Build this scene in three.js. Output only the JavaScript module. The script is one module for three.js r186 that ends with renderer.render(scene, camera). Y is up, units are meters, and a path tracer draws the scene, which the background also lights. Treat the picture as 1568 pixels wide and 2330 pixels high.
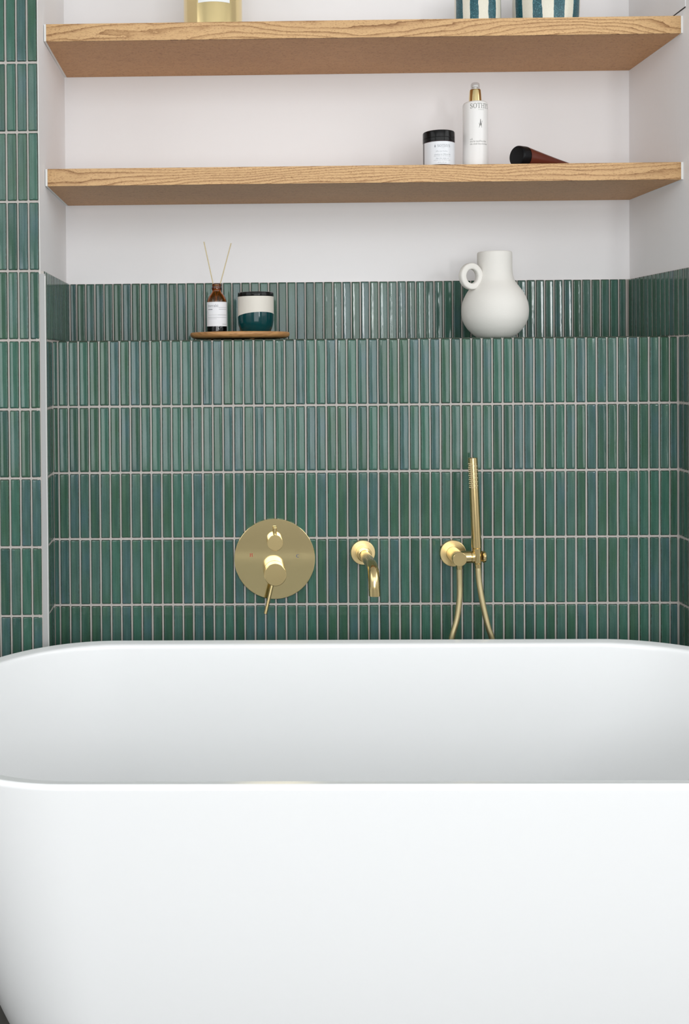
import * as THREE from 'three';
import { RoundedBoxGeometry } from 'three/addons/geometries/RoundedBoxGeometry.js';
import { TextGeometry } from 'three/addons/geometries/TextGeometry.js';
import { FontLoader } from 'three/addons/loaders/FontLoader.js';
import { RectAreaLightUniformsLib } from 'three/addons/lights/RectAreaLightUniformsLib.js';
import { mergeGeometries } from 'three/addons/utils/BufferGeometryUtils.js';

// ---------------------------------------------------------------- camera, light, exposure
const scene = new THREE.Scene();
scene.background = new THREE.Color(0x000000);
const FOCAL = 2260;                                   // in pixels of the 1568 x 2330 frame
const camera = new THREE.PerspectiveCamera(2 * Math.atan(2974 / 2 / FOCAL) * 180 / Math.PI, 2166 / 2974, 0.02, 40);
camera.setViewOffset(2166, 2974, 598, 644, 1568, 2330);
camera.position.set(0.3815, -0.042, 2.210);
camera.quaternion.setFromRotationMatrix(new THREE.Matrix4().makeBasis(
  new THREE.Vector3(0.99984629, -0.00799932, -0.01560127), new THREE.Vector3(0.00780741, 0.99989358, -0.0123234), new THREE.Vector3(0.01569819, 0.0121997, 0.99980235)));
const renderer = new THREE.WebGLRenderer({ antialias: true });
renderer.toneMapping = THREE.LinearToneMapping;
renderer.toneMappingExposure = 1.0;
renderer.shadowMap.enabled = true;
RectAreaLightUniformsLib.init();
const WINDOWS = [                                      // in the wall behind the camera: a frosted one, a wide high band, a narrow sunlit one
  { x0: -0.40, x1: 1.55, y0: -0.74, y1: 0.58, light: 4.5 },
  { x0: -1.40, x1: 2.75, y0: 0.64, y1: 1.70, light: 1.8 },
  { x0: 1.64, x1: 1.98, y0: 0.02, y1: 0.58, light: 29 },
], WINZ = 3.5, DAY = new THREE.Color(0.975, 1.0, 1.015);
const SIDE_FILLS = [                                        // unseen windows added in both side walls to fill the niche with light
  { z0: 0.75, z1: 3.0, y0: 0.12, y1: 1.50, x: 2.8, light: 2.0 },
  { z0: 0.75, z1: 3.0, y0: 0.12, y1: 1.50, x: -1.5, light: 1.2 },
];
function daylight(w, h, light, pos, turn) { const d = new THREE.RectAreaLight(DAY, light, w, h); d.position.set(...pos); d.rotation.y = turn; d.castShadow = true; scene.add(d); }   // shines along its own -z
for (const w of WINDOWS) daylight(w.x1 - w.x0 - 0.1, w.y1 - w.y0 - 0.1, w.light, [(w.x0 + w.x1) / 2, (w.y0 + w.y1) / 2, WINZ - 0.02], 0);
for (const w of SIDE_FILLS) daylight(w.z1 - w.z0 - 0.1, w.y1 - w.y0 - 0.1, w.light, [w.x - 0.02 * Math.sign(w.x), (w.y0 + w.y1) / 2, (w.z0 + w.z1) / 2], Math.sign(w.x) * Math.PI / 2);  // fill lamps of the added side windows

// ---------------------------------------------------------------- helpers
function rng(seed) { let a = seed >>> 0; return () => { a = (a + 0x6d2b79f5) >>> 0; let t = a; t = Math.imul(t ^ (t >>> 15), t | 1); t ^= t + Math.imul(t ^ (t >>> 7), t | 61); return ((t ^ (t >>> 14)) >>> 0) / 4294967296; }; }
const R0 = rng(7);
function noise2(seed) {
  const h = (x, y) => { let n = Math.imul(x, 374761393) + Math.imul(y, 668265263) + Math.imul(seed, 144665); n = Math.imul(n ^ (n >>> 13), 1274126177); return ((n ^ (n >>> 16)) >>> 0) / 4294967296; };
  return (x, y) => { const i = Math.floor(x), j = Math.floor(y), f = x - i, g = y - j, u = f * f * (3 - 2 * f), v = g * g * (3 - 2 * g);
    return (h(i, j) * (1 - u) + h(i + 1, j) * u) * (1 - v) + (h(i, j + 1) * (1 - u) + h(i + 1, j + 1) * u) * v; };
}
function texture(w, h, fn, srgb = true) {
  const d = new Uint8Array(w * h * 4);
  for (let y = 0; y < h; y++) for (let x = 0; x < w; x++) { const c = fn(x / w, y / h, x, y), k = (y * w + x) * 4; for (let i = 0; i < 3; i++) d[k + i] = Math.max(0, Math.min(255, Math.round(c[i]))); d[k + 3] = 255; }
  const t = new THREE.DataTexture(d, w, h); t.magFilter = THREE.LinearFilter; t.minFilter = THREE.LinearMipmapLinearFilter; t.generateMipmaps = true;
  t.wrapS = t.wrapT = THREE.RepeatWrapping; if (srgb) t.colorSpace = THREE.SRGBColorSpace; t.needsUpdate = true; return t;
}
function canvasTexture(w, h, draw) { const c = document.createElement('canvas'); c.width = w; c.height = h; draw(c.getContext('2d'), w, h); const t = new THREE.CanvasTexture(c); t.colorSpace = THREE.SRGBColorSpace; return t; }
// print too small to read in the photograph: a run of tiny uneven strokes between x0 and x1 on the line y
function finePrint(c, x0, x1, y, h, col, seed) {
  const r = rng(seed); c.fillStyle = col; let x = x0, left = 3 + Math.floor(r() * 7);
  while (x < x1) { const w = h * (0.14 + 0.10 * r()), t = r() < 0.2 ? h : h * 0.66; c.fillRect(x, y - t, w, t); if (r() < 0.6) c.fillRect(x, y - t * (r() < 0.5 ? 1 : 0.2), h * 0.36, h * 0.13); x += h * 0.42; if (--left < 0) { x += h * 0.4; left = 2 + Math.floor(r() * 8); } }
}
const used = {};
function numbered(n) { const k = used[n] = (used[n] ?? -1) + 1; return k ? `${n}_${String(k).padStart(3, '0')}` : n; }
function group(name, pos = [0, 0, 0]) { const o = new THREE.Group(); o.name = numbered(name); o.position.set(...pos); scene.add(o); return o; }
function thing(name, label, category, pos, grp) { const o = group(name, pos); o.userData = { label, category }; if (grp) o.userData.group = grp; return o; }
function struct(name) { const o = group(name); o.userData.kind = 'structure'; return o; }
function part(name, geo, mat, parent) {
  const m = new THREE.Mesh(geo, mat); const c = parent.userData.counts ??= {}; const k = c[name] = (c[name] ?? -1) + 1;
  m.name = k ? `${name}_${String(k).padStart(3, '0')}` : name; m.castShadow = m.receiveShadow = true; parent.add(m); return m;
}
function box(x0, x1, y0, y1, z0, z1) { const g = new THREE.BoxGeometry(x1 - x0, y1 - y0, z1 - z0); g.translate((x0 + x1) / 2, (y0 + y1) / 2, (z0 + z1) / 2); return g; }
// eight-corner block: front quad at zf, back quad at zb (x ranges may differ), for walls slightly out of square
function wedge(xf0, xf1, xb0, xb1, y0, y1, zf, zb) {
  const g = box(0, 1, y0, y1, 0, 1), p = g.attributes.position;
  for (let i = 0; i < p.count; i++) { const s = p.getX(i), t = p.getZ(i); p.setXYZ(i, t ? (s ? xf1 : xf0) : (s ? xb1 : xb0), p.getY(i), t ? zf : zb); }
  g.computeVertexNormals(); return g;
}
// lathe about y whose azimuth 0 faces +z; uv = (azimuth share, height share); profile [r, y] from bottom to top; y may depend on azimuth
function lathe(profile, seg = 64, a0 = -Math.PI, a1 = Math.PI, bend) {
  const n = profile.length, pos = [], uv = [], idx = [];
  const ys = profile.map(p => p[1]), lo = Math.min(...ys), hi = Math.max(...ys);
  for (let i = 0; i <= seg; i++) { const a = a0 + (a1 - a0) * i / seg;
    for (let j = 0; j < n; j++) { let [r, y] = profile[j]; if (bend) [r, y] = bend(r, y, a, j / (n - 1)); pos.push(r * Math.sin(a), y, r * Math.cos(a)); uv.push(i / seg, (y - lo) / (hi - lo)); } }
  for (let i = 0; i < seg; i++) for (let j = 0; j < n - 1; j++) { const a = i * n + j, b = a + n; idx.push(a, b, a + 1, b, b + 1, a + 1); }
  const g = new THREE.BufferGeometry(); g.setAttribute('position', new THREE.Float32BufferAttribute(pos, 3)); g.setAttribute('uv', new THREE.Float32BufferAttribute(uv, 2)); g.setIndex(idx); g.computeVertexNormals();
  if (a1 - a0 > 6.28) { const N = g.attributes.normal; for (let j = 0; j < n; j++) { const k = seg * n + j, v = new THREE.Vector3(N.getX(j) + N.getX(k), N.getY(j) + N.getY(k), N.getZ(j) + N.getZ(k)).normalize(); N.setXYZ(j, v.x, v.y, v.z); N.setXYZ(k, v.x, v.y, v.z); } }
  return g;
}
// solid of revolution along +z (towards the room): profile [r, z]
function turned(profile, seg = 48) { const g = lathe(profile, seg); g.rotateX(Math.PI / 2); return g; }
// a chamfered rod between two points
function rod(a, b, ra, rb = ra, c = 0.0006, seg = 32) {
  const A = new THREE.Vector3(...a), B = new THREE.Vector3(...b), L = A.distanceTo(B);
  const g = lathe([[0.00001, 0], [ra - c, 0], [ra, c], [rb, L - c], [rb - c, L], [0.00001, L]].flatMap((p, i) => (i === 0 || i === 5) ? [p] : [p, [p[0] * 0.99999, p[1]]]), seg);
  g.applyQuaternion(new THREE.Quaternion().setFromUnitVectors(new THREE.Vector3(0, 1, 0), B.clone().sub(A).normalize())); g.translate(...a); return g;
}
function sharpLathe(profile, seg = 64) { // every segment with its own normals at strong corners
  const gs = []; let run = [profile[0]];
  const ang = (a, b, c) => { const u = Math.atan2(b[1] - a[1], b[0] - a[0]), v = Math.atan2(c[1] - b[1], c[0] - b[0]); return Math.abs(((u - v + 3 * Math.PI) % (2 * Math.PI)) - Math.PI); };
  for (let i = 1; i < profile.length; i++) { run.push(profile[i]); if (i === profile.length - 1 || ang(profile[i - 1], profile[i], profile[i + 1]) > 0.6) { gs.push(lathe(run, seg)); run = [profile[i]]; } }
  return mergeGeometries(gs);
}
function smoothProfile(pts, n = 48) { const c = new THREE.CatmullRomCurve3(pts.map(p => new THREE.Vector3(p[0], p[1], 0)), false, 'centripetal'); return c.getPoints(n).map(p => [Math.max(p.x, 0.00001), p.y]); }

// ---------------------------------------------------------------- materials
const std = (o) => new THREE.MeshStandardMaterial(o), phy = (o) => new THREE.MeshPhysicalMaterial(o);
const nA = noise2(1), nB = noise2(2), nC = noise2(3);
const plasterBump = texture(512, 512, (u, v, x, y) => { const k = 128 + 46 * (nA(x / 5, y / 5) - 0.5) + 60 * (nB(x / 17, y / 17) - 0.5); return [k, k, k]; }, false);
plasterBump.repeat.set(1, 1);
const M = {
  plaster: std({ color: new THREE.Color(0.86, 0.845, 0.85), roughness: 0.82, bumpMap: plasterBump, bumpScale: 0.0006 }),
  roomWall: std({ color: new THREE.Color(0.86, 0.85, 0.84), roughness: 0.85 }),
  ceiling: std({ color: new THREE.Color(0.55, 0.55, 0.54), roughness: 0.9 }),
  grout: std({ color: new THREE.Color(0.47, 0.435, 0.405), roughness: 0.9 }),
  sealant: std({ color: new THREE.Color(0.85, 0.85, 0.83), roughness: 0.5 }),
  trim: std({ color: new THREE.Color(0.40, 0.40, 0.395), roughness: 0.55 }),
  acrylic: phy({ color: new THREE.Color(0.92, 0.925, 0.93), roughness: 0.28, clearcoat: 0.25, clearcoatRoughness: 0.15 }),
  brass: phy({ color: new THREE.Color(0.72, 0.56, 0.28), metalness: 1, roughness: 0.17 }),
  brassPlate: phy({ color: new THREE.Color(0.76, 0.62, 0.33), metalness: 1, roughness: 0.1 }),
  brassFace: phy({ color: new THREE.Color(0.74, 0.58, 0.30), metalness: 1, roughness: 0.3 }),
  brassHose: phy({ color: new THREE.Color(0.74, 0.62, 0.36), metalness: 1, roughness: 0.42 }),
  goldTin: phy({ color: new THREE.Color(0.78, 0.62, 0.32), metalness: 1, roughness: 0.16 }),
  whitePlastic: phy({ color: new THREE.Color(0.80, 0.79, 0.775), roughness: 0.3 }),
  black: phy({ color: new THREE.Color(0.006, 0.006, 0.006), roughness: 0.14, specularIntensity: 0.4 }),
  blackSatin: phy({ color: new THREE.Color(0.004, 0.004, 0.005), roughness: 0.34, specularIntensity: 0.3 }),
  stoneware: std({ color: new THREE.Color(0.79, 0.765, 0.72), roughness: 0.78, bumpMap: plasterBump, bumpScale: 0.0004 }),
  reed: std({ color: new THREE.Color(0.60, 0.50, 0.31), roughness: 0.8 }),
  amber: phy({ color: new THREE.Color(1, 1, 1), transmission: 1, roughness: 0.04, ior: 1.5, thickness: 0.03, attenuationColor: new THREE.Color(0.42, 0.13, 0.015), attenuationDistance: 0.0065 }),
  clear: phy({ color: new THREE.Color(0.86, 0.86, 0.86), transmission: 1, roughness: 0.05, ior: 1.45, thickness: 0 }),
  creamGlaze: std({ color: new THREE.Color(0.72, 0.68, 0.61), roughness: 0.55 }),
  tealGlaze: phy({ color: new THREE.Color(0.003, 0.046, 0.050), roughness: 0.1, specularIntensity: 0.6 }),
  gap: std({ color: new THREE.Color(0.03, 0.028, 0.026), roughness: 0.9 }),
  hot: std({ color: new THREE.Color(0.42, 0.04, 0.02), roughness: 0.6 }),
  cold: std({ color: new THREE.Color(0.10, 0.12, 0.19), roughness: 0.6 }),
};
// oak: cathedral grain on the front edges, straight grain on the panels
function oak(seed, w, h, straight) {
  const a = noise2(seed), b = noise2(seed + 1), c = noise2(seed + 2), d = noise2(seed + 3);
  return texture(w, h, (u, v) => {
    const U = u * 1.41 / 0.0385 * 0.5, V = v;                      // real proportions of the edge strip
    const warp = straight ? 0.5 * a(U * 0.25, V * 3) : 7.5 * a(U * 0.20, V * 0.7) + 2.0 * b(U * 0.55, V * 1.3) + 0.4 * c(U * 2.2, V * 5);
    const ring = V * (straight ? 26 : 4.2) + warp + 0.10 * d(U * 9, V * 26);
    const f = ring - Math.floor(ring), line = Math.pow(f, 5) * (0.55 + 0.75 * c(U * 0.9 + 7, Math.floor(ring) * 3.1));
    const pore = Math.max(0, d(U * 26, V * (straight ? 150 : 46)) - 0.63) * (straight ? 1.5 : 1.3);
    const tone = 0.5 * (b(U * 0.35 + 30, V * 2 + 4) - 0.5) + 0.30 * (c(U * 6, V * 30) - 0.5);
    const k = Math.min(1, (straight ? 0.35 : 1.0) * line + pore);
    return straight ? [201 - 54 * k + 20 * tone, 154 - 52 * k + 18 * tone, 107 - 44 * k + 14 * tone] : [208 - 74 * k + 24 * tone, 168 - 76 * k + 24 * tone, 119 - 68 * k + 18 * tone];
  });
}
const oakEdgeA = std({ map: oak(11, 2048, 64, false), roughness: 0.55 }), oakEdgeB = std({ map: oak(41, 2048, 64, false), roughness: 0.55 });
const oakPanel = std({ map: oak(71, 1024, 512, true), roughness: 0.55 });
// glazed tiles: a few tones, each mottled along its length; a shared uneven-glaze relief
const glaze = [[63, 94, 82], [67, 99, 88], [62, 92, 79], [65, 95, 90], [67, 95, 95], [63, 100, 85], [58, 88, 77], [71, 101, 91]].map((c, i) => {
  const a = noise2(100 + i * 5), b = noise2(101 + i * 5), s = noise2(102 + i * 5);
  return texture(64, 384, (u, v, x, y) => {
    const big = a(u * 2.2, v * 4.2) - 0.5, streak = b(u * 9, v * 2.6) - 0.5, fine = s(x / 1.6, y / 1.6) - 0.5, blue = a(u * 1.6 + 20, v * 3 + 9) - 0.5;
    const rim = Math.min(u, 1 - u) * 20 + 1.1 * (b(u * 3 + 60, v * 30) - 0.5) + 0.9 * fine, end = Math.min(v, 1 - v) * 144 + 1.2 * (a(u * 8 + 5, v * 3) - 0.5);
    const edgeDark = Math.max(0, Math.min(1, (1.9 - Math.min(rim, end)) / 0.9)) * (0.55 + 0.3 * (a(u * 2 + 40, v * 11) - 0.5)); // ragged edges: partly glaze broken to brown-black clay, partly edge shade painted in
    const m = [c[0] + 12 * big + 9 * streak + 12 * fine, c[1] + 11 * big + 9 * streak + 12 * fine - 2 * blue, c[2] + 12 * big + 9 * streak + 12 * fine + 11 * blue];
    return [m[0] + (56 - m[0]) * edgeDark, m[1] + (56 - m[1]) * edgeDark, m[2] + (47 - m[2]) * edgeDark];
  });
});
const glazeBump = texture(64, 384, (u, v) => { const k = 128 + 120 * (nA(u * 1.8, v * 4.5) - 0.5) + 40 * (nC(u * 8, v * 22) - 0.5); return [k, k, k]; }, false);
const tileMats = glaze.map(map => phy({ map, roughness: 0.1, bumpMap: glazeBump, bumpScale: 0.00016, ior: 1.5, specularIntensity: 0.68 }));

// ---------------------------------------------------------------- fluted finger tiles (20 x 144 mm, shallow hollow face, rolled edges)
const PX = 0.023, PY = 0.148;                          // grid pitch
function tileGeometry(w, h, sag, seed, coarse) {
  const cols = [[-1, -0.0046], [-1, -0.0030], [-0.945, -0.0015], [-0.855, -0.0005], [-0.76, -0.00008], [-0.66, 0]];
  for (const u of coarse ? [0] : [-0.36, 0, 0.36]) cols.push([u, -sag * (1 - (u / 0.66) ** 2)]);
  cols.push([0.66, 0], [0.76, -0.00008], [0.855, -0.0005], [0.945, -0.0015], [1, -0.0030], [1, -0.0046]);
  const q = h / 2, rows = [[-q, -0.0046], [-q, -0.0028], [-q + 0.0006, -0.0012], [-q + 0.0017, -0.0003], [-q + 0.0030, 0], [-q + 0.0044, 0], [q - 0.0044, 0], [q - 0.0030, 0], [q - 0.0017, -0.0003], [q - 0.0006, -0.0012], [q, -0.0028], [q, -0.0046]];
  if (!coarse) rows.splice(6, 0, [-q / 3, 0], [q / 3, 0]);
  const r = rng(seed), pos = [], uv = [], idx = [], wob = rows.map(() => (r() - 0.5) * 0.0004);
  rows.forEach(([y, dz], i) => cols.forEach(([u, z]) => { pos.push(u * w / 2 + (Math.abs(dz) < 0.001 ? wob[i] : 0), y, Math.max(-0.0046, z + dz)); uv.push((u + 1) / 2, y / h + 0.5); }));
  const n = cols.length;
  for (let i = 0; i < rows.length - 1; i++) for (let j = 0; j < n - 1; j++) { const a = i * n + j, b = a + n; idx.push(a, a + 1, b, a + 1, b + 1, b); }
  const g = new THREE.BufferGeometry(); g.setAttribute('position', new THREE.Float32BufferAttribute(pos, 3)); g.setAttribute('uv', new THREE.Float32BufferAttribute(uv, 2)); g.setIndex(idx); g.computeVertexNormals(); return g;
}
const TW = PX - 0.0031, TH = PY - 0.0042;
const fullTiles = [0, 1, 2, 3, 4].map(i => tileGeometry(TW, TH, 0.0006 + 0.00012 * i, 50 + i));
const cut = {};
const cutTile = (w, h) => cut[`${w.toFixed(4)},${h.toFixed(4)}`] ??= tileGeometry(w, h, 0.0005, 60);
const rt = rng(99);
function addTile(parent, x, y, w = TW, h = TH, frame) { // centre x, y in the wall's own plane
  const g = w === TW && h === TH ? fullTiles[Math.floor(rt() * 5)] : cutTile(w, h);
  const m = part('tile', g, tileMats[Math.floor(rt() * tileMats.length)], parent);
  m.position.set(x + (rt() - 0.5) * 0.0005, y + (rt() - 0.5) * 0.0006, (rt() - 0.5) * 0.0003);
  m.rotation.set((rt() - 0.5) * 0.007, (rt() - 0.5) * 0.014, (rt() - 0.5) * 0.002);
  if (rt() < 0.5) m.rotation.z += Math.PI;
  return m;
}
function stuffTiles(parent, spots) { // hidden remainder of a tiled face as one part
  const g = tileGeometry(TW, TH, 0.0006, 77, true);
  const p = part('tile_remainder', mergeGeometries(spots.map(([x, y]) => g.clone().translate(x, y, 0))), tileMats[1], parent); p.userData.kind = 'stuff';
}

// ---------------------------------------------------------------- setting
const FLOOR = -1.2414, CEIL = 1.76, BACK = -0.295, FRONT = 0.093, RFRONT = 0.14;
const floor = part('floor', box(-1.6, 3.0, FLOOR - 0.1, FLOOR, -0.4, 3.7), std({ map: texture(512, 512, (u, v, x, y) => { const k = 78 + 34 * (nA(x / 40, y / 40) - 0.5) + 26 * (nB(x / 9, y / 9) - 0.5) + 22 * (nC(x / 2, y / 2) - 0.5); return [k + 3, k, k - 4]; }), roughness: 0.6 }), scene);
floor.userData.kind = 'structure'; delete scene.userData.counts;
const ceiling = part('ceiling', box(-1.6, 3.0, CEIL, CEIL + 0.1, -0.4, 3.7), M.ceiling, scene); ceiling.userData.kind = 'structure'; delete scene.userData.counts;
const TOP = -0.0005;                                   // top arris of the ledge
const wallBack = struct('wall_back');
part('plaster', box(-0.12, 1.50, FLOOR, CEIL, BACK - 0.1, BACK), M.plaster, wallBack);
part('grout', box(-0.022, 1.381, -0.004, 0.1470, BACK - 0.01, -0.2879), M.grout, wallBack);
{
  const h = 0.1468, y = 0.0005 + h / 2;
  const row = new THREE.Group(); row.position.z = -0.285; row.name = 'tile_row'; wallBack.add(row);
  for (let c = 1; c < 60; c++) addTile(row, (c - 0.5) * PX, y, TW, h);
  addTile(row, -0.0083, y, 0.0135, h); addTile(row, 1.366, y, 0.0155, h);
}
const wallLedge = struct('wall_ledge');
part('grout', box(-0.02, 1.381, FLOOR, -0.0022, -0.287, -0.0029), M.grout, wallLedge);
for (let r = 0; r < 5; r++) {
  const y = -(r + 0.5) * PY;
  for (let c = 1; c < 60; c++) addTile(wallLedge, (c - 0.5) * PX, y);
  addTile(wallLedge, -0.0062, y, 0.0098, TH); addTile(wallLedge, 1.3655, y, 0.0152, TH);
}
{ const s = []; for (let r = 5; r < 8; r++) for (let c = 1; c < 60; c++) s.push([(c - 0.5) * PX, -(r + 0.5) * PY]); stuffTiles(wallLedge, s);
  const g = tileGeometry(TW, 0.138, 0.0003, 78, true).rotateX(-Math.PI / 2), t = [];   // the ledge's own top, two tiles deep
  for (let c = 1; c < 60; c++) for (const z of [-0.0715, -0.2145]) t.push(g.clone().translate((c - 0.5) * PX, 0, z));
  part('ledge_top_tiles', mergeGeometries(t), tileMats[0], wallLedge).userData.kind = 'stuff'; }
// niche side walls: plaster above, tiles below, slightly out of square
function sideWall(name, sgn) {
  const w = struct(name), zf = sgn < 0 ? FRONT : RFRONT;
  if (sgn < 0) part('plaster', wedge(-0.12, -0.0265, -0.12, -0.0265, FLOOR, CEIL, 0.062, BACK), M.plaster, w);
  else part('plaster', wedge(1.3935, 1.52, 1.3868, 1.52, FLOOR, CEIL, zf, BACK), M.plaster, w);
  // tiled skin
  const f = sgn < 0 ? [-0.0097, zf] : [1.3745, zf], b = sgn < 0 ? [-0.0165, -0.285] : [1.3763, -0.285];
  const dx = b[0] - f[0], dz = b[1] - f[1], L = Math.hypot(dx, dz), topY = sgn < 0 ? 0.1478 : 0.1470;
  if (sgn < 0) part('grout', wedge(-0.03, f[0] - 0.0022, -0.03, b[0] - 0.0022, FLOOR, topY - 0.0005, zf - 0.0015, -0.29), M.grout, w);
  else part('grout', wedge(f[0] + 0.0022, 1.40, b[0] + 0.0022, 1.40, FLOOR, topY - 0.0005, zf - 0.0015, -0.29), M.grout, w);
  const skin = new THREE.Group(); skin.name = 'tile_skin'; w.add(skin);
  // local x runs along the wall, local z out of it
  if (sgn < 0) { skin.position.set(f[0], 0, f[1]); skin.rotation.y = Math.PI / 2 + Math.atan2(-dx, -dz) ; }
  else { skin.position.set(b[0], 0, b[1]); skin.rotation.y = -Math.PI / 2 + Math.atan2(dx, -dz) * -1; }
  const n = Math.floor(L / PX), lead = sgn < 0 ? L - n * PX : 0.0075;
  for (let c = 0; c < n; c++) {
    const s = (sgn < 0 ? 0.0015 : lead) + (c + 0.5) * PX;
    addTile(skin, s, topY - 0.0005 - 0.1462 / 2, TW, 0.1462);
    const depth = sgn < 0 ? s : L - s;                   // distance from the front edge
    if (depth < zf + 0.004) for (let r = 0; r < 5; r++) addTile(skin, s, -(r + 0.5) * PY);
  }
  if (sgn < 0) {
    part('edge_trim', box(-0.0205, -0.0097, FLOOR, 0.1415, 0.078, FRONT - 0.0008), M.trim, w);
    part('sealant_line', box(-0.0101, -0.0092, FLOOR, 0.1375, 0.085, FRONT - 0.0002), M.sealant, w);
    part('sealant_line', box(-0.0208, -0.0198, 0.1415, CEIL, 0.088, FRONT - 0.0012), M.sealant, w);
  }
  return w;
}
const wallNicheLeft = sideWall('wall_niche_left', -1), wallNicheRight = sideWall('wall_niche_right', 1);
// tiled wall to the left of the niche
const wallFrontLeft = struct('wall_front_left');
part('masonry', box(-1.5, -0.0268, FLOOR, CEIL, -0.1, FRONT - 0.0045), M.plaster, wallFrontLeft);
part('grout', box(-1.5, -0.0212, FLOOR, CEIL, 0.082, FRONT - 0.0029), M.grout, wallFrontLeft);
{
  const row = new THREE.Group(); row.name = 'tile_face'; row.position.z = FRONT; wallFrontLeft.add(row);
  const X0 = -0.0895, s = [];
  for (let c = -60; c < 3; c++) for (let r = -9; r < 8; r++) { const x = X0 + (c + 0.5) * PX, y = -(r + 0.5) * PY; if (c > -4 && r > -7) addTile(row, x, y); else s.push([x, y]); }
  stuffTiles(row, s);
}
const wallFrontRight = struct('wall_front_right');
part('plaster', box(1.5201, 2.8, FLOOR, CEIL, -0.1, RFRONT), M.roomWall, wallFrontRight);
SIDE_FILLS.forEach(({ z0, z1, y0, y1, x }, i) => {
  const w = new THREE.Shape([[0, FLOOR], [-3.7, FLOOR], [-3.7, CEIL], [0, CEIL]].map(p => new THREE.Vector2(...p))), f = 0.05, o = i ? -0.09 : 0;
  w.holes.push(new THREE.Path([[-z0, y0], [-z0, y1], [-z1, y1], [-z1, y0]].map(p => new THREE.Vector2(...p))));
  part(i ? 'wall_left' : 'wall_right', new THREE.ExtrudeGeometry(w, { depth: 0.2, bevelEnabled: false }).rotateY(Math.PI / 2).translate(i ? x - 0.2 : x, 0, 0), M.roomWall, scene).userData.kind = 'structure';
  const g = struct('window_' + (4 + i));  // added side window, unseen, there to brighten the niche side walls
  part('window_frame', mergeGeometries([box(x + o + 0.02, x + o + 0.07, y0, y1, z0, z0 + f), box(x + o + 0.02, x + o + 0.07, y0, y1, z1 - f, z1), box(x + o + 0.02, x + o + 0.07, y0, y0 + f, z0 + f, z1 - f), box(x + o + 0.02, x + o + 0.07, y1 - f, y1, z0 + f, z1 - f)]), M.sealant, g);
  part('window_pane', box(x + o + 0.04, x + o + 0.048, y0 + f, y1 - f, z0 + f, z1 - f), std({ color: 0xffffff, roughness: 0.6, emissive: DAY, emissiveIntensity: 0.08 }), g);
});
delete scene.userData.counts;
{
  const z = WINZ, wall = new THREE.Shape([[-1.5, FLOOR], [2.8, FLOOR], [2.8, CEIL], [-1.5, CEIL]].map(p => new THREE.Vector2(...p)));
  for (const { x0, x1, y0, y1 } of WINDOWS) wall.holes.push(new THREE.Path([[x0, y0], [x0, y1], [x1, y1], [x1, y0]].map(p => new THREE.Vector2(...p))));
  part('wall_rear', new THREE.ExtrudeGeometry(wall, { depth: 0.2, bevelEnabled: false }).translate(0, 0, z), M.roomWall, scene).userData.kind = 'structure';
  delete scene.userData.counts;
  WINDOWS.forEach(({ x0, x1, y0, y1, light }, i) => {
    const w = struct('window_' + (i + 1)), f = 0.05, z0 = z + 0.02, z1 = z + 0.07;
    part('window_frame', mergeGeometries([box(x0, x0 + f, y0, y1, z0, z1), box(x1 - f, x1, y0, y1, z0, z1), box(x0 + f, x1 - f, y0, y0 + f, z0, z1), box(x0 + f, x1 - f, y1 - f, y1, z0, z1)]), M.sealant, w);
    part('window_pane', box(x0 + f, x1 - f, y0 + f, y1 - f, z0 + 0.02, z0 + 0.028), std({ color: 0xffffff, roughness: 0.6, emissive: DAY, emissiveIntensity: 0.08 }), w);
  });
}

// ---------------------------------------------------------------- oak shelves
function shelf(label, y0, mat, xr) {
  const t = thing('shelf', label, 'shelf', [0, y0, 0], 'oak shelves in the niche'), x0 = -0.0205, x1 = xr, z = -0.0105, H = 0.0385;
  const pg = box(x0, x1, 0, H, BACK + 0.0005, z - 0.004); // uv in the grain's direction
  { const p = pg.attributes.position, u = pg.attributes.uv; for (let i = 0; i < p.count; i++) u.setXY(i, (p.getX(i) - x0) / 1.41, (p.getZ(i) + p.getY(i)) / 0.30); }
  part('panel', pg, oakPanel, t);
  const e = new RoundedBoxGeometry(x1 - x0, H, 0.005, 2, 0.0005); e.translate((x0 + x1) / 2, H / 2, z - 0.0025);
  { const p = e.attributes.position, u = e.attributes.uv; for (let i = 0; i < p.count; i++) u.setXY(i, (p.getX(i) - x0) / 1.41, (p.getY(i)) / H * 0.98 + 0.01); }
  part('front_edge', e, mat, t);
  const L = part('end_strip', wedge(-0.0253, x0, -0.0262, x0, 0.0004, H - 0.0004, z, BACK + 0.001), M.sealant, t);
  const R = part('end_strip', wedge(x1, 1.3922, x1 - 0.0002, x1, 0.0004, H - 0.0004, z, BACK + 0.002), M.sealant, t);
  L.userData.label = R.userData.label = 'white filler strip at the shelf end';
  return t;
}
shelf('upper oak shelf in the niche, under the gold canister', 0.6685, oakEdgeA, 1.3872);
shelf('lower oak shelf in the niche, under the white pump bottle', 0.3460, oakEdgeB, 1.3868);

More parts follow.
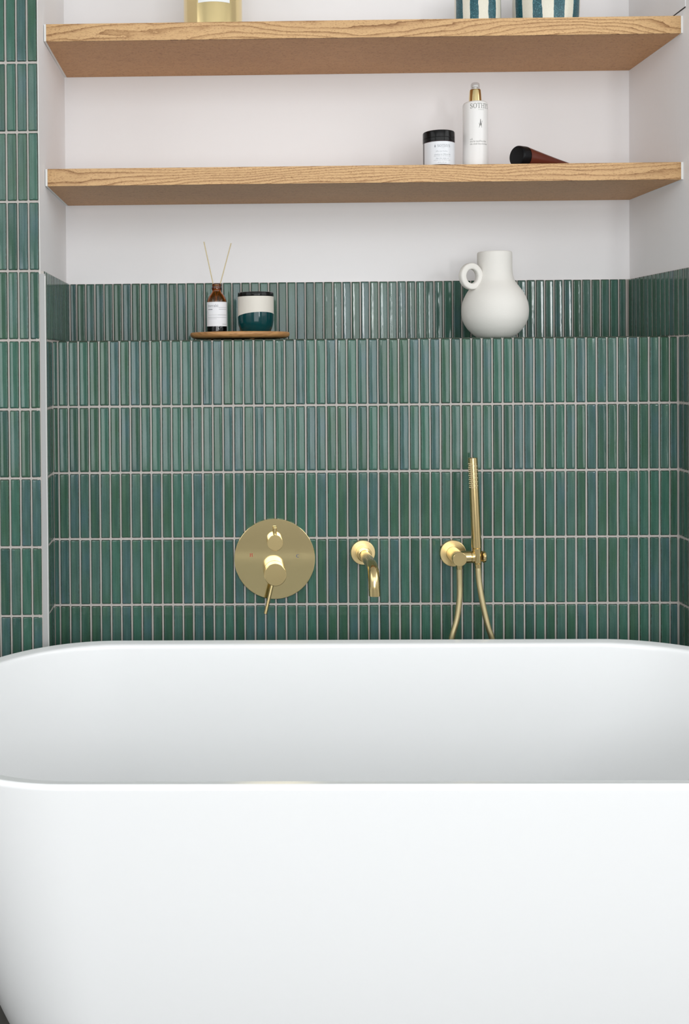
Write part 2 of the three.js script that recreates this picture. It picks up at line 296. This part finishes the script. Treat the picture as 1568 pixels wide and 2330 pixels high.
// ---------------------------------------------------------------- bathtub
{
  const RIM = -0.6414, cx = 0.65, cz = 0.462, t = thing('bathtub', 'white freestanding oval bathtub with a thin rolled rim', 'bathtub', [cx, FLOOR, cz]);
  const H = RIM - FLOOR, N = 176, S = 0.51, A = 0.311, B = 0.362;
  function ring(y, e, w) { // end inset e, side inset w
    const s = S - 0.45 * e, a = A - 0.55 * e, b = B - w, out = [];
    for (let i = 0; i < N; i++) {
      const q = i / N * 4, side = Math.floor(q), f = q - side; let x, z;
      // sides 0 and 2 are half ends, 1 and 3 straights
      if (side === 0) { const k = -Math.PI / 2 + Math.PI * f; x = s + a * Math.cos(k); z = b * Math.sin(k); }
      else if (side === 1) { x = s - 2 * s * f; z = b; }
      else if (side === 2) { const k = Math.PI / 2 + Math.PI * f; x = -s + a * Math.cos(k); z = b * Math.sin(k); }
      else { x = -s + 2 * s * f; z = -b; }
      out.push([x, y, z]);
    }
    return out;
  }
  const rows = [];
  const endIn = d => 0.17 * (d / H) + 0.09 * Math.pow(d / H, 4), sideIn = d => 0.025 * (d / H) + 0.045 * Math.pow(d / H, 4);
  rows.push(ring(0.02, endIn(H) + 0.05, sideIn(H) + 0.05), ring(0.0, endIn(H) + 0.01, sideIn(H) + 0.01));
  for (let k = 0; k <= 28; k++) { const d = H - 0.006 - (H - 0.014) * k / 28; rows.push(ring(H - d, endIn(d) - endIn(0.006), sideIn(d) - sideIn(0.006))); }
  for (const [d, i] of [[0.0055, 0.0003], [0.0030, 0.0013], [0.0012, 0.0031], [0.0002, 0.0046], [0, 0.0058], [0.0004, 0.0085], [0.0014, 0.0145], [0.0025, 0.0205], [0.0034, 0.0234], [0.0052, 0.0254], [0.0085, 0.0266], [0.0135, 0.0271]]) rows.push(ring(H - d, i, i));
  const depth = 0.46;
  for (let k = 1; k <= 30; k++) { const q = k / 30, d = 0.0135 + (depth - 0.0135) * Math.sin(q * Math.PI / 2) ** 1.0, fil = Math.pow(q, 7); rows.push(ring(H - d, 0.0271 + 0.16 * q ** 1.3 + 0.13 * fil, 0.0271 + 0.045 * q ** 1.2 + 0.085 * fil)); }
  rows.push(ring(H - depth - 0.002, 0.45, 0.22), ring(H - depth - 0.004, 0.56, 0.34));
  const pos = [], idx = []; rows.forEach(r => r.forEach(p => pos.push(...p)));
  for (let i = 0; i < rows.length - 1; i++) for (let j = 0; j < N; j++) { const a = i * N + j, b = i * N + (j + 1) % N, c = a + N, d = b + N; idx.push(a, c, b, b, c, d); }
  const last = rows.length - 1, k0 = pos.length / 3; pos.push(0, H - depth - 0.005, 0); for (let j = 0; j < N; j++) idx.push(last * N + j, k0, last * N + (j + 1) % N);
  const g = new THREE.BufferGeometry(); g.setAttribute('position', new THREE.Float32BufferAttribute(pos, 3)); g.setIndex(idx); g.computeVertexNormals();
  part('tub_shell', g, M.acrylic, t);
  part('drain', turned([[0.00001, 0.003], [0.026, 0.003], [0.029, 0.0015], [0.0295, 0]]).rotateX(-Math.PI / 2).translate(0, H - depth - 0.004, 0), M.brass, t);
}

// ---------------------------------------------------------------- brass fittings
const font = await new FontLoader().loadAsync('fonts/droid/droid_serif_bold.typeface.json');
{
  const t = thing('shower_mixer', 'round brass shower mixer plate with two knobs and a thin lever', 'mixer tap', [0.4805, -0.4890, 0]);
  part('back_plate', turned([[0.0895, -0.003], [0.0895, 0.0052], [0.0893, 0.0058], [0.0888, 0.0061], [0.00001, 0.0061]].flatMap(p => [p, [p[0] * 0.99999, p[1]]]), 128), M.brassPlate, t);
  const up = part('diverter_knob', turned([[0.0174, 0.005], [0.0174, 0.0296], [0.0172, 0.0302], [0.0166, 0.0306], [0.00001, 0.0306]].flatMap(p => [p, [p[0] * 0.99999, p[1]]])), M.brass, t); up.position.set(0.0003, 0.0400, 0);
  part('pin', rod([0, 0.012, 0.0165], [0.0002, 0.0315, 0.0165], 0.0040), M.brass, up);
  const ring = part('knob_collar', turned([[0.0246, 0.005], [0.0246, 0.0170], [0.0243, 0.0174], [0.0225, 0.0175], [0.0225, 0.0195]].flatMap(p => [p, [p[0] * 0.99999, p[1]]])), M.brass, t); ring.position.set(-0.0010, -0.0255, 0);
  const dn = part('temperature_knob', turned([[0.00001, 0.0186], [0.0238, 0.0186], [0.0243, 0.0190], [0.0243, 0.0520], [0.0241, 0.0527], [0.0234, 0.0532], [0.00001, 0.0532]].flatMap(p => [p, [p[0] * 0.99999, p[1]]])), M.brass, t); dn.position.set(-0.0010, -0.0255, 0);
  part('lever', rod([-0.0052, -0.018, 0.040], [-0.0220, -0.0865, 0.0455], 0.0039), M.brass, dn).userData.label = 'thin brass lever of the lower knob';
  for (const [ch, x, y, mat, name] of [['H', -0.0521, 0.0091, M.hot, 'hot_mark'], ['C', 0.0505, 0.0066, M.cold, 'cold_mark']]) {
    const g = new TextGeometry(ch, { font, size: 0.0072, depth: 0.0003, curveSegments: 6 }); g.computeBoundingBox(); g.center(); g.translate(x, y, 0.0062);
    part(name, g, mat, t).userData.label = ch === 'H' ? 'red letter H on the brass plate' : 'dark blue letter C on the brass plate';
  }
}
{
  const t = thing('bath_spout', 'bent brass wall spout between the round mixer and the hand shower', 'bath spout', [0.6762, -0.4755, 0]);
  const flat = a => a.flatMap(p => [p, [p[0] * 0.99999, p[1]]]);
  part('wall_flange', turned(flat([[0.0270, -0.003], [0.0270, 0.0075], [0.0266, 0.0083], [0.0258, 0.0086], [0.0165, 0.0086]])), M.brassFace, t);
  part('collar', turned(flat([[0.0164, 0.006], [0.0164, 0.0315], [0.0161, 0.0321], [0.0140, 0.0322], [0.0138, 0.0360], [0.0120, 0.0362]])), M.brass, t);
  const c = new THREE.CurvePath(), E = 0.176, b = 0.042;
  c.add(new THREE.LineCurve3(new THREE.Vector3(0, 0, 0.02), new THREE.Vector3(0, 0, E - b)));
  c.add(new THREE.QuadraticBezierCurve3(new THREE.Vector3(0, 0, E - b), new THREE.Vector3(0, 0, E), new THREE.Vector3(0, -b, E)));
  c.add(new THREE.LineCurve3(new THREE.Vector3(0, -b, E), new THREE.Vector3(0.0005, -0.0552, E)));
  part('spout_tube', new THREE.TubeGeometry(c, 120, 0.0117, 40, false), M.brass, t);
  part('outlet', new THREE.TubeGeometry(new THREE.LineCurve3(new THREE.Vector3(0.0005, -0.0553, E), new THREE.Vector3(0.0004, -0.040, E)), 2, 0.0098, 32), M.gap, t);
  part('outlet_lip', lathe([[0.0098, 0], [0.0117, 0], [0.0117, 0.001]]).translate(0.0005, -0.0553, E), M.brass, t);
}
const HS = { x: 0.8755, y: -0.4784 };
{
  const t = thing('shower_holder', 'brass wall outlet with round flange and side bracket holding the hand shower', 'shower bracket', [HS.x, HS.y, 0]);
  const flat = a => a.flatMap(p => [p, [p[0] * 0.99999, p[1]]]);
  part('wall_flange', turned(flat([[0.0290, -0.003], [0.0290, 0.0075], [0.0287, 0.0083], [0.0278, 0.0087], [0.0155, 0.0087]])), M.brassFace, t);
  part('outlet_body', turned(flat([[0.0152, 0.006], [0.0152, 0.0708], [0.0150, 0.0716], [0.0144, 0.0720], [0.00001, 0.0720]])), M.brass, t);
  const a = 0.0012;
  part('side_arm', rod([0.004, a, 0.052], [0.0268, a, 0.052], 0.0136), M.brass, t);
  part('swivel_ring', rod([0.0262, a, 0.052], [0.0280, a, 0.052], 0.0128), M.brass, t);
  part('bracket', rod([0.0277, a, 0.052], [0.0358, a, 0.052], 0.0134, 0.0132, 0.0012), M.brass, t);
  part('bracket', rod([0.0528, a, 0.052], [0.0602, a, 0.052], 0.0130, 0.0126, 0.0018), M.brass, t);
  part('bracket_back', box(0.0330, 0.0570, a - 0.011, a + 0.011, 0.0405, 0.0445), M.brass, t);
}
{
  const t = thing('hand_shower', 'slim brass stick hand shower standing upright in its wall bracket', 'hand shower', [0.9176, -0.4900, 0.056]);
  const top = [-0.0099, 0.2290, 0.0], mid = [-0.0024, 0.0335, 0.0], low = [0, 0, 0];
  part('handle', rod(mid, top, 0.0106, 0.0101, 0.0008, 48), M.brass, t);
  part('cone', rod(low, [-0.0023, 0.0330, 0], 0.0076, 0.0100, 0.0004, 48), M.brass, t);
  const nubs = [], r = 0.0102;
  for (let i = 0; i < 13; i++) for (let j = 0; j < 5; j++) {
    const s = 0.0130 + i * 0.00425, k = s / 0.1955, az = (-72 + j * 22 + (i % 2 ? 11 : 0)) * Math.PI / 180, x = top[0] + (mid[0] - top[0]) * k, y = top[1] - s;
    const g = new THREE.CylinderGeometry(0.0008, 0.0010, 0.0028, 8); g.rotateX(Math.PI / 2); g.translate(0, 0, r + 0.0004); g.rotateY(az); g.translate(x, y, 0); nubs.push(g);
  }
  const n = part('spray_nozzles', mergeGeometries(nubs), phy({ color: new THREE.Color(0.72, 0.64, 0.45), roughness: 0.45 }), t); n.userData.kind = 'stuff'; n.userData.label = 'rows of tiny spray nozzles near the top';
}
{
  const t = thing('shower_hose', 'brass shower hose hanging in two strands behind the bathtub rim', 'shower hose', [0, 0, 0]);
  const c = new THREE.CatmullRomCurve3([[0.8778, -0.4990, 0.0545], [0.8782, -0.5059, 0.0535], [0.8795, -0.5375, 0.050], [0.8794, -0.5663, 0.049], [0.8735, -0.6141, 0.048], [0.8628, -0.6534, 0.048], [0.852, -0.72, 0.05], [0.853, -0.82, 0.05], [0.885, -0.91, 0.05], [0.925, -0.90, 0.052], [0.951, -0.82, 0.054], [0.957, -0.72, 0.055], [0.9471, -0.6523, 0.055], [0.9406, -0.6322, 0.055], [0.9275, -0.5748, 0.055], [0.9202, -0.527, 0.055], [0.9184, -0.5020, 0.056], [0.9178, -0.4930, 0.056]].map(p => new THREE.Vector3(...p)));
  const g = new THREE.TubeGeometry(c, 700, 0.0063, 20); // fine ribs
  part('hose', g, M.brassHose, t);
  part('nut', rod([0.8775, -0.4900, 0.055], [0.8779, -0.5030, 0.0542], 0.0074, 0.0066), M.brass, t);
  part('nut', rod([0.9177, -0.4905, 0.056], [0.9183, -0.5005, 0.056], 0.0072, 0.0066), M.brass, t);
}

// ---------------------------------------------------------------- things on the ledge
const LEDGE = 0.0005;
{
  const a = noise2(301), b = noise2(302);
  const wood = std({ map: texture(512, 128, (u, v) => { const k = a(u * 5, v * 30) - 0.5, l = Math.max(0, b(u * 40, v * 90) - 0.62); return [190 + 42 * k - 90 * l, 140 + 38 * k - 80 * l, 88 + 30 * k - 60 * l]; }), roughness: 0.5 });
  const t = thing('tray', 'round wooden tray under the brown bottle and the candle', 'tray', [0.4087, LEDGE, -0.142]);
  const g = lathe(smoothProfile([[0.00001, 0.0032], [0.085, 0.0032], [0.104, 0.0036], [0.1135, 0.0068], [0.1172, 0.0120], [0.1165, 0.0168], [0.1135, 0.0184], [0.1100, 0.0172], [0.1065, 0.0128], [0.098, 0.0118], [0.00001, 0.0118]], 60), 96);
  { const p = g.attributes.position, u = g.attributes.uv; for (let i = 0; i < p.count; i++) u.setXY(i, p.getX(i) * 2.2 + 0.5, p.getZ(i) * 2.2 + p.getY(i) * 6); }
  part('dish', g, wood, t);
  for (const k of [0.4, 2.5, 4.6]) part('foot', rod([0.07 * Math.sin(k), 0, 0.07 * Math.cos(k)], [0.07 * Math.sin(k), 0.0036, 0.07 * Math.cos(k)], 0.006), wood, t);
}
{
  const Y = LEDGE + 0.0119, t = thing('reed_diffuser', 'small brown glass reed diffuser bottle with two thin sticks', 'reed diffuser', [0.3547, Y, -0.130]);
  const flat = 0.0005;
  part('glass_bottle', lathe(smoothProfile([[0.00001, 0.0006], [0.019, 0.0004], [0.0222, 0.0016], [0.0233, 0.0042], [0.0234, 0.040], [0.0234, 0.0735], [0.0222, 0.0830], [0.0183, 0.0925], [0.0132, 0.0990], [0.0108, 0.1030], [0.0105, 0.1062], [0.0115, 0.1078], [0.0113, 0.1150], [0.0108, 0.1165], [0.0113, 0.1182], [0.0108, 0.1208], [0.0090, 0.1212], [0.0078, 0.1205], [0.0075, 0.1120], [0.0075, 0.1030], [0.0165, 0.0890], [0.0205, 0.0780], [0.0208, 0.0600], [0.00001, 0.0580]], 160), 64), M.amber, t);
  const lab = canvasTexture(512, 512, (c, w, h) => {
    c.fillStyle = '#e9e9ec'; c.fillRect(0, 0, w, h); const az = d => w / 2 + d / 88 * w / 2, X = s => az(Math.asin(Math.max(-0.99, Math.min(0.99, s))) * 180 / Math.PI);
    c.fillStyle = '#77797d'; c.font = '74px serif'; c.textBaseline = 'alphabetic'; c.save(); c.translate(X(-0.86), 108); c.scale((X(0.16) - X(-0.86)) / c.measureText('meraki').width, 1); c.fillText('meraki', 0, 0); c.restore();
    const bar = (s0, s1, y, th, col) => { c.fillStyle = col; c.fillRect(X(s0), y, X(s1) - X(s0), th); };
    bar(-0.84, -0.42, 150, 15, '#8a8b8f'); bar(0.18, 0.93, 116, 7, '#a9aaae'); bar(0.22, 0.93, 152, 8, '#a2a3a7');
    bar(-0.8, 0.12, 272, 6, '#b9babd'); bar(0.12, 0.93, 270, 9, '#a6a7ab'); bar(-0.86, 0.93, 322, 8, '#b0b1b5'); bar(-0.84, 0.0, 352, 7, '#b9babd'); bar(0.55, 0.93, 462, 10, '#9fa0a4');
  });
  part('label', lathe([[0.0237, 0.0205], [0.0237, 0.0774]], 48, -88 * Math.PI / 180, 88 * Math.PI / 180), std({ map: lab, roughness: 0.7 }), t);
  part('reed', rod([0.004, 0.0625, 0.003], [-0.0292, 0.2200, 0], 0.0013, 0.0013, 0.0002, 10), M.reed, t);
  part('reed', rod([-0.0075, 0.0625, -0.003], [0.0348, 0.2163, 0], 0.0013, 0.0013, 0.0002, 10), M.reed, t);
}
{
  const Y = LEDGE + 0.0119, t = thing('candle', 'cream ceramic candle pot dipped in dark teal glaze with a black lid', 'candle', [0.4463, Y, -0.132]);
  const prof = y => y > 0.046 ? 0.0423 : y < 0.0016 ? 0.027 + 0.003 * (y / 0.0016) : 0.0423 * Math.sqrt(Math.max(0, 1 - Math.pow((0.046 - y) / 0.0575, 2.6)));
  const line = a => 0.0448 + 0.0078 * Math.cos(a - 0.33);
  const strip = (f0, f1, n) => lathe(Array.from({ length: n + 1 }, (_, i) => [0.04, i / n * 0.09]), 96, -Math.PI, Math.PI, (r, y, a, k) => { const yy = f0(a) + (f1(a) - f0(a)) * k; return [prof(yy), yy]; });
  part('glazed_base', strip(() => 0, line, 28), M.tealGlaze, t).userData.label = 'dark teal glazed lower half';
  part('pot', strip(line, () => 0.0895, 10), M.creamGlaze, t);
  part('underside', new THREE.CircleGeometry(0.028, 40).rotateX(Math.PI / 2).translate(0, 0.0004, 0), M.tealGlaze, t);
  part('lid', sharpLathe([[0.00001, 0.0894], [0.0410, 0.0894], [0.0420, 0.0900], [0.0424, 0.0912], [0.0422, 0.0968], [0.0414, 0.0992], [0.0398, 0.1000], [0.00001, 0.1000]], 96), M.black, t);
}
{
  const t = thing('vase', 'matte white round-bellied ceramic jug vase with a small ring handle', 'vase', [1.0118, LEDGE, -0.150]);
  part('body', lathe(smoothProfile([[0.00001, 0.0008], [0.032, 0.0004], [0.0400, 0.0016], [0.0482, 0.0068], [0.0562, 0.0142], [0.0634, 0.0224], [0.0692, 0.0314], [0.0735, 0.0408], [0.0761, 0.0505], [0.0771, 0.0625], [0.0766, 0.0740], [0.0745, 0.0850], [0.0705, 0.0960], [0.0628, 0.1105], [0.0535, 0.1232], [0.0460, 0.1345], [0.0424, 0.1450], [0.0407, 0.1560], [0.0400, 0.1700], [0.0399, 0.1985], [0.0393, 0.2018], [0.0378, 0.2030], [0.0362, 0.2018], [0.0358, 0.1980], [0.0358, 0.1500], [0.055, 0.11], [0.06, 0.07], [0.03, 0.02], [0.00001, 0.016]], 150), 96), M.stoneware, t);
  const hr = 0.0238, a = 0.0075, b = 0.0078, sq = [];
  for (let i = 0; i <= 28; i++) { const k = -i / 28 * 2 * Math.PI + Math.PI, c = Math.cos(k), s = Math.sin(k), p = 0.62; sq.push([hr + a * Math.sign(c) * Math.abs(c) ** p, b * Math.sign(s) * Math.abs(s) ** p]); }
  const h = part('handle', lathe(sq, 64), M.stoneware, t);
  h.geometry.rotateX(Math.PI / 2); h.rotation.y = 0.42; h.position.set(-0.0628, 0.1442, 0.028);
}
// ---------------------------------------------------------------- things on the lower shelf
const S2 = 0.3460 + 0.0385, S1 = 0.6685 + 0.0385;
{
  const t = thing('cream_jar', 'squat jar with black screw lid and white printed label', 'jar', [0.8753, S2, -0.120]);
  const dark = phy({ color: new THREE.Color(0.035, 0.018, 0.022), roughness: 0.15 });
  part('jar_body', sharpLathe([[0.00001, 0.0003], [0.033, 0.0003], [0.0352, 0.0012], [0.0361, 0.0034], [0.0361, 0.0700], [0.034, 0.0712], [0.034, 0.0735]], 72), dark, t);
  const lab = canvasTexture(1024, 512, (c, w, h) => {
    c.fillStyle = '#e2e5ea'; c.fillRect(0, 0, w, h); const A0 = -76, A1 = 112, view = -12.5, X = s => ((Math.asin(s) * 180 / Math.PI + view) - A0) / (A1 - A0) * w;
    const txt = (s, s0, s1, y, px, col, f = 'serif') => { c.fillStyle = col; c.font = `${px}px ${f}`; c.save(); c.translate(X(s0), y); c.scale((X(s1) - X(s0)) / c.measureText(s).width, 1); c.fillText(s, 0, 0); c.restore(); };
    txt('SOTHYS', -0.09, 0.71, 128, 78, '#7d828a'); c.fillStyle = '#71767e'; c.beginPath(); c.ellipse(X(-0.22), 108, 10, 26, 0, 0, 7); c.fill(); c.fillRect(X(-0.22) - 3, 66, 6, 30);
    txt('PARIS', 0.16, 0.36, 158, 22, '#aeb2b8');
    [[-0.16, 0.58, 236, 30, '#a8acb2'], [-0.27, 0.70, 306, 27, '#8f949b'], [-0.29, 0.70, 338, 22, '#a6aab0'], [-0.16, 0.62, 392, 27, '#9298a0'], [-0.29, 0.70, 428, 22, '#a6aab0'], [-0.06, 0.52, 486, 24, '#a6aab0']].forEach(([p, q, y, h, col], i) => finePrint(c, X(p), X(q), y, h, col, 500 + i));
  });
  part('label', lathe([[0.0364, 0.0155], [0.0364, 0.0680]], 64, -76 * Math.PI / 180, 112 * Math.PI / 180), phy({ map: lab, roughness: 0.22 }), t);
  part('lid', sharpLathe([[0.0340, 0.0705], [0.0364, 0.0705], [0.0367, 0.0712], [0.0367, 0.0775], [0.0361, 0.0781], [0.0361, 0.0787], [0.0367, 0.0793], [0.0366, 0.0925], [0.0356, 0.0945], [0.0335, 0.0952], [0.00001, 0.0952]], 72), M.black, t);
}
{
  const t = thing('pump_bottle', 'tall white pump bottle with gold collar and clear cap', 'bottle', [0.9605, S2, -0.120]);
  const tex = canvasTexture(2048, 1024, (c, w, h) => {
    c.fillStyle = '#e9e7e5'; c.fillRect(0, 0, w, h);
    const view = -14, X = d => (d + view + 180) / 360 * w, Yv = y => (1 - (y - 0.0004) / 0.1640) * h;   // degrees from the viewed middle; height above the shelf
    const txt = (s, d0, d1, y, px, col) => { c.fillStyle = col; c.font = `${px}px serif`; c.save(); c.translate(X(d0), Yv(y)); c.scale((X(d1) - X(d0)) / c.measureText(s).width, 1); c.fillText(s, 0, 0); c.restore(); };
    txt('SOTHYS', -25, 78, 0.1450, 96, '#6d6e68'); txt('PARIS', 14, 42, 0.1402, 26, '#a5a6a2');
    [[-25, -13, 0.0722, 26, '#8c8b88'], [-25, 55, 0.0672, 25, '#7f7e7b'], [-25, 62, 0.0612, 25, '#7f7e7b']].forEach(([p, q, y, h, col], i) => finePrint(c, X(p), X(q), Yv(y), h, col, 520 + i));
    c.fillStyle = '#565552'; const ex = X(24), ey = Yv(0.1090); c.save(); c.translate(ex, ey); c.scale(1.45, 1.25); c.translate(-ex, -ey);  // small upright emblem
    c.beginPath(); c.moveTo(ex - 3, ey - 52); c.lineTo(ex + 7, ey - 52); c.lineTo(ex + 12, ey + 8); c.lineTo(ex - 12, ey + 8); c.fill();
    c.lineWidth = 7; c.strokeStyle = '#6d6c69'; for (const [a, b, d, e] of [[0, 0, -26, 44], [0, 0, 26, 44], [16, 20, 34, -34], [-16, 20, -26, -8], [0, 20, 22, -4]]) { c.beginPath(); c.moveTo(ex + a, ey + b); c.lineTo(ex + d, ey + e); c.stroke(); }
    c.beginPath(); c.arc(ex, ey + 30, 22, Math.PI * 1.1, Math.PI * 1.9); c.stroke(); c.restore();
  });
  part('bottle_body', lathe(smoothProfile([[0.00001, 0.0004], [0.024, 0.0004], [0.0272, 0.0014], [0.0283, 0.0045], [0.0284, 0.08], [0.0284, 0.1560], [0.0280, 0.1592], [0.0266, 0.1617], [0.0235, 0.1634], [0.0150, 0.1644]], 120), 96), phy({ map: tex, roughness: 0.25 }), t);
  part('gold_collar', sharpLathe([[0.0150, 0.1640], [0.0150, 0.1650], [0.0146, 0.1652], [0.0139, 0.1780], [0.0128, 0.1905], [0.0120, 0.1934], [0.0100, 0.1940], [0.00001, 0.1940]], 64), M.goldTin, t);
  const cap = part('clear_cap', lathe(smoothProfile([[0.0103, 0.1938], [0.0103, 0.2030], [0.0097, 0.2068], [0.0075, 0.2094], [0.0040, 0.2102], [0.00001, 0.2103]], 30), 48), M.clear, t);
  part('pump_head', mergeGeometries([lathe(smoothProfile([[0.0045, 0.1938], [0.0045, 0.1985], [0.0075, 0.1992], [0.0078, 0.2035], [0.0060, 0.2052], [0.00001, 0.2054]], 20), 32)]), M.whitePlastic, t);
}
{
  const t = thing('cream_tube', 'dark red cream tube with black cap lying on the lower shelf', 'tube', [1.0350, S2, -0.050]);
  const R = 0.0240, L = 0.205, dir = new THREE.Vector3(0.89, 0, -0.456).normalize(), side = new THREE.Vector3(0.456, 0, 0.89).normalize();
  // body: circle at the cap end flattening to a crimp that rests on the shelf
  const n = 48, m = 24, pos = [], idx = [];
  for (let i = 0; i <= m; i++) { const k = i / m, hh = R * 0.985 * (1 - k) + 0.0012 * k, ww = R * 0.985 * (1 + 0.42 * k), cy = 0.0005 + hh + (R - R * 0.985) * (1 - k);
    for (let j = 0; j <= n; j++) { const a = j / n * 2 * Math.PI, p = new THREE.Vector3(0, cy + hh * Math.sin(a), 0).addScaledVector(dir, 0.024 + (L - 0.024) * k).addScaledVector(side, ww * Math.cos(a)); pos.push(p.x, p.y, p.z); } }
  for (let i = 0; i < m; i++) for (let j = 0; j < n; j++) { const a = i * (n + 1) + j, b = a + n + 1; idx.push(a, a + 1, b, a + 1, b + 1, b); }
  const g = new THREE.BufferGeometry(); g.setAttribute('position', new THREE.Float32BufferAttribute(pos, 3)); g.setIndex(idx); g.computeVertexNormals();
  part('tube_body', g, phy({ color: new THREE.Color(0.105, 0.022, 0.012), roughness: 0.3, specularIntensity: 0.5, side: THREE.DoubleSide }), t);
  const cap = part('cap', sharpLathe([[0.00001, 0], [R - 0.0045, 0], [R - 0.0016, 0.0007], [R - 0.0002, 0.0028], [R, 0.006], [R, 0.0215], [R - 0.0006, 0.0225], [R - 0.0012, 0.024]], 64), M.blackSatin, t);
  cap.geometry.applyQuaternion(new THREE.Quaternion().setFromUnitVectors(new THREE.Vector3(0, 1, 0), dir)); cap.geometry.translate(0, R + 0.0004, 0);
}
// ---------------------------------------------------------------- things on the upper shelf
{
  const t = thing('canister', 'tall gold metal canister with a white paper label', 'canister', [0.3510, S1, -0.130]);
  part('tin', sharpLathe([[0.00001, 0.0004], [0.067, 0.0004], [0.0683, 0.0012], [0.0686, 0.003], [0.0686, 0.185], [0.0676, 0.188], [0.0655, 0.189], [0.00001, 0.189]], 96), M.goldTin, t);
  const lab = canvasTexture(512, 768, (c, w, h) => { c.fillStyle = '#eceeee'; c.fillRect(0, 0, w, h); c.fillStyle = '#8d9090'; finePrint(c, w * 0.29, w * 0.72, 655, 30, '#9a9d9d', 540); });
  part('label', lathe([[0.0690, 0.0635], [0.0690, 0.160]], 40, -28.5 * Math.PI / 180, 34.6 * Math.PI / 180), std({ map: lab, roughness: 0.6 }), t);
}
function stripedPot(name, label, x, prof, stripes, seed) {
  const a = noise2(seed), b = noise2(seed + 1), c = noise2(seed + 2);
  const tex = texture(1024, 256, (u, v, X, Y) => {
    const az = u * 360 - 180 + 1.6 * (a(v * 9, u * 60) - 0.5); let on = 0;
    for (const [s0, s1] of stripes) { const m = ((az - (s0 + s1) / 2 + 540) % 360) - 180; if (Math.abs(m) < (s1 - s0) / 2) on = 1; }
    const k = b(X / 3, Y / 3) - 0.5, l = Math.max(0, c(X / 4.5, Y / 4.5) - 0.62);
    return on ? [30 + 34 * k + 150 * l, 82 + 40 * k + 130 * l, 92 + 42 * k + 125 * l] : [226 + 8 * k, 222 + 8 * k, 206 + 8 * k];
  });
  const t = thing(name, label, 'ceramic pot', [x, S1, -0.120]);
  part('pot_body', lathe(smoothProfile(prof, 60), 96), phy({ map: tex, roughness: 0.3 }), t);
  part('inside', lathe(smoothProfile([[0.00001, 0.006], [prof[4][0] - 0.006, 0.008], [prof[prof.length - 1][0] - 0.004, prof[prof.length - 1][1] - 0.004], [prof[prof.length - 1][0], prof[prof.length - 1][1]]], 30), 64), M.creamGlaze, t);
  return t;
}
const turnTo = (s, v) => s.map(([p, q]) => [p + v, q + v]);
stripedPot('striped_cup', 'narrower straight ceramic cup with teal and cream upright stripes', 0.967, [[0.00001, 0.0004], [0.046, 0.0004], [0.0505, 0.0014], [0.0520, 0.0045], [0.0524, 0.02], [0.0524, 0.07], [0.0520, 0.1]],
  turnTo([[-67, -39], [-19, 2], [27, 50], [78, 100], [125, 150], [174, 198], [222, 246]], -14.2), 401);
stripedPot('striped_pot', 'wider round ceramic pot with teal and cream upright stripes', 1.1250, [[0.00001, 0.0004], [0.060, 0.0004], [0.0675, 0.0020], [0.0708, 0.0070], [0.0728, 0.020], [0.0745, 0.045], [0.0748, 0.08], [0.070, 0.12], [0.062, 0.14]],
  turnTo([[-63, -43], [-22.5, -6.3], [13.5, 33], [52.6, 76], [92, 112], [130, 150], [168, 188], [206, 226], [243, 262]], -17.8), 431);
// flush panel on the right niche wall above the upper shelf
{
  const t = thing('wall_panel', 'flush white panel on the right niche wall above the upper shelf', 'panel', [1.3902, 0.7215, -0.10]);
  part('panel_face', box(-0.0005, 0.02, 0.0012, 0.40, -0.10, 0.1033), M.plaster, t);
  part('painted_shadow_line', box(0.0002, 0.02, -0.0012, 0.0012, -0.10, 0.1028), M.gap, t).userData.label = 'dark strip painted as the shadow line under the panel';  // solid near-black strip stands in for the shadow below the panel
}
scene.traverse(o => { if (o.userData.counts) delete o.userData.counts; });
renderer.render(scene, camera);
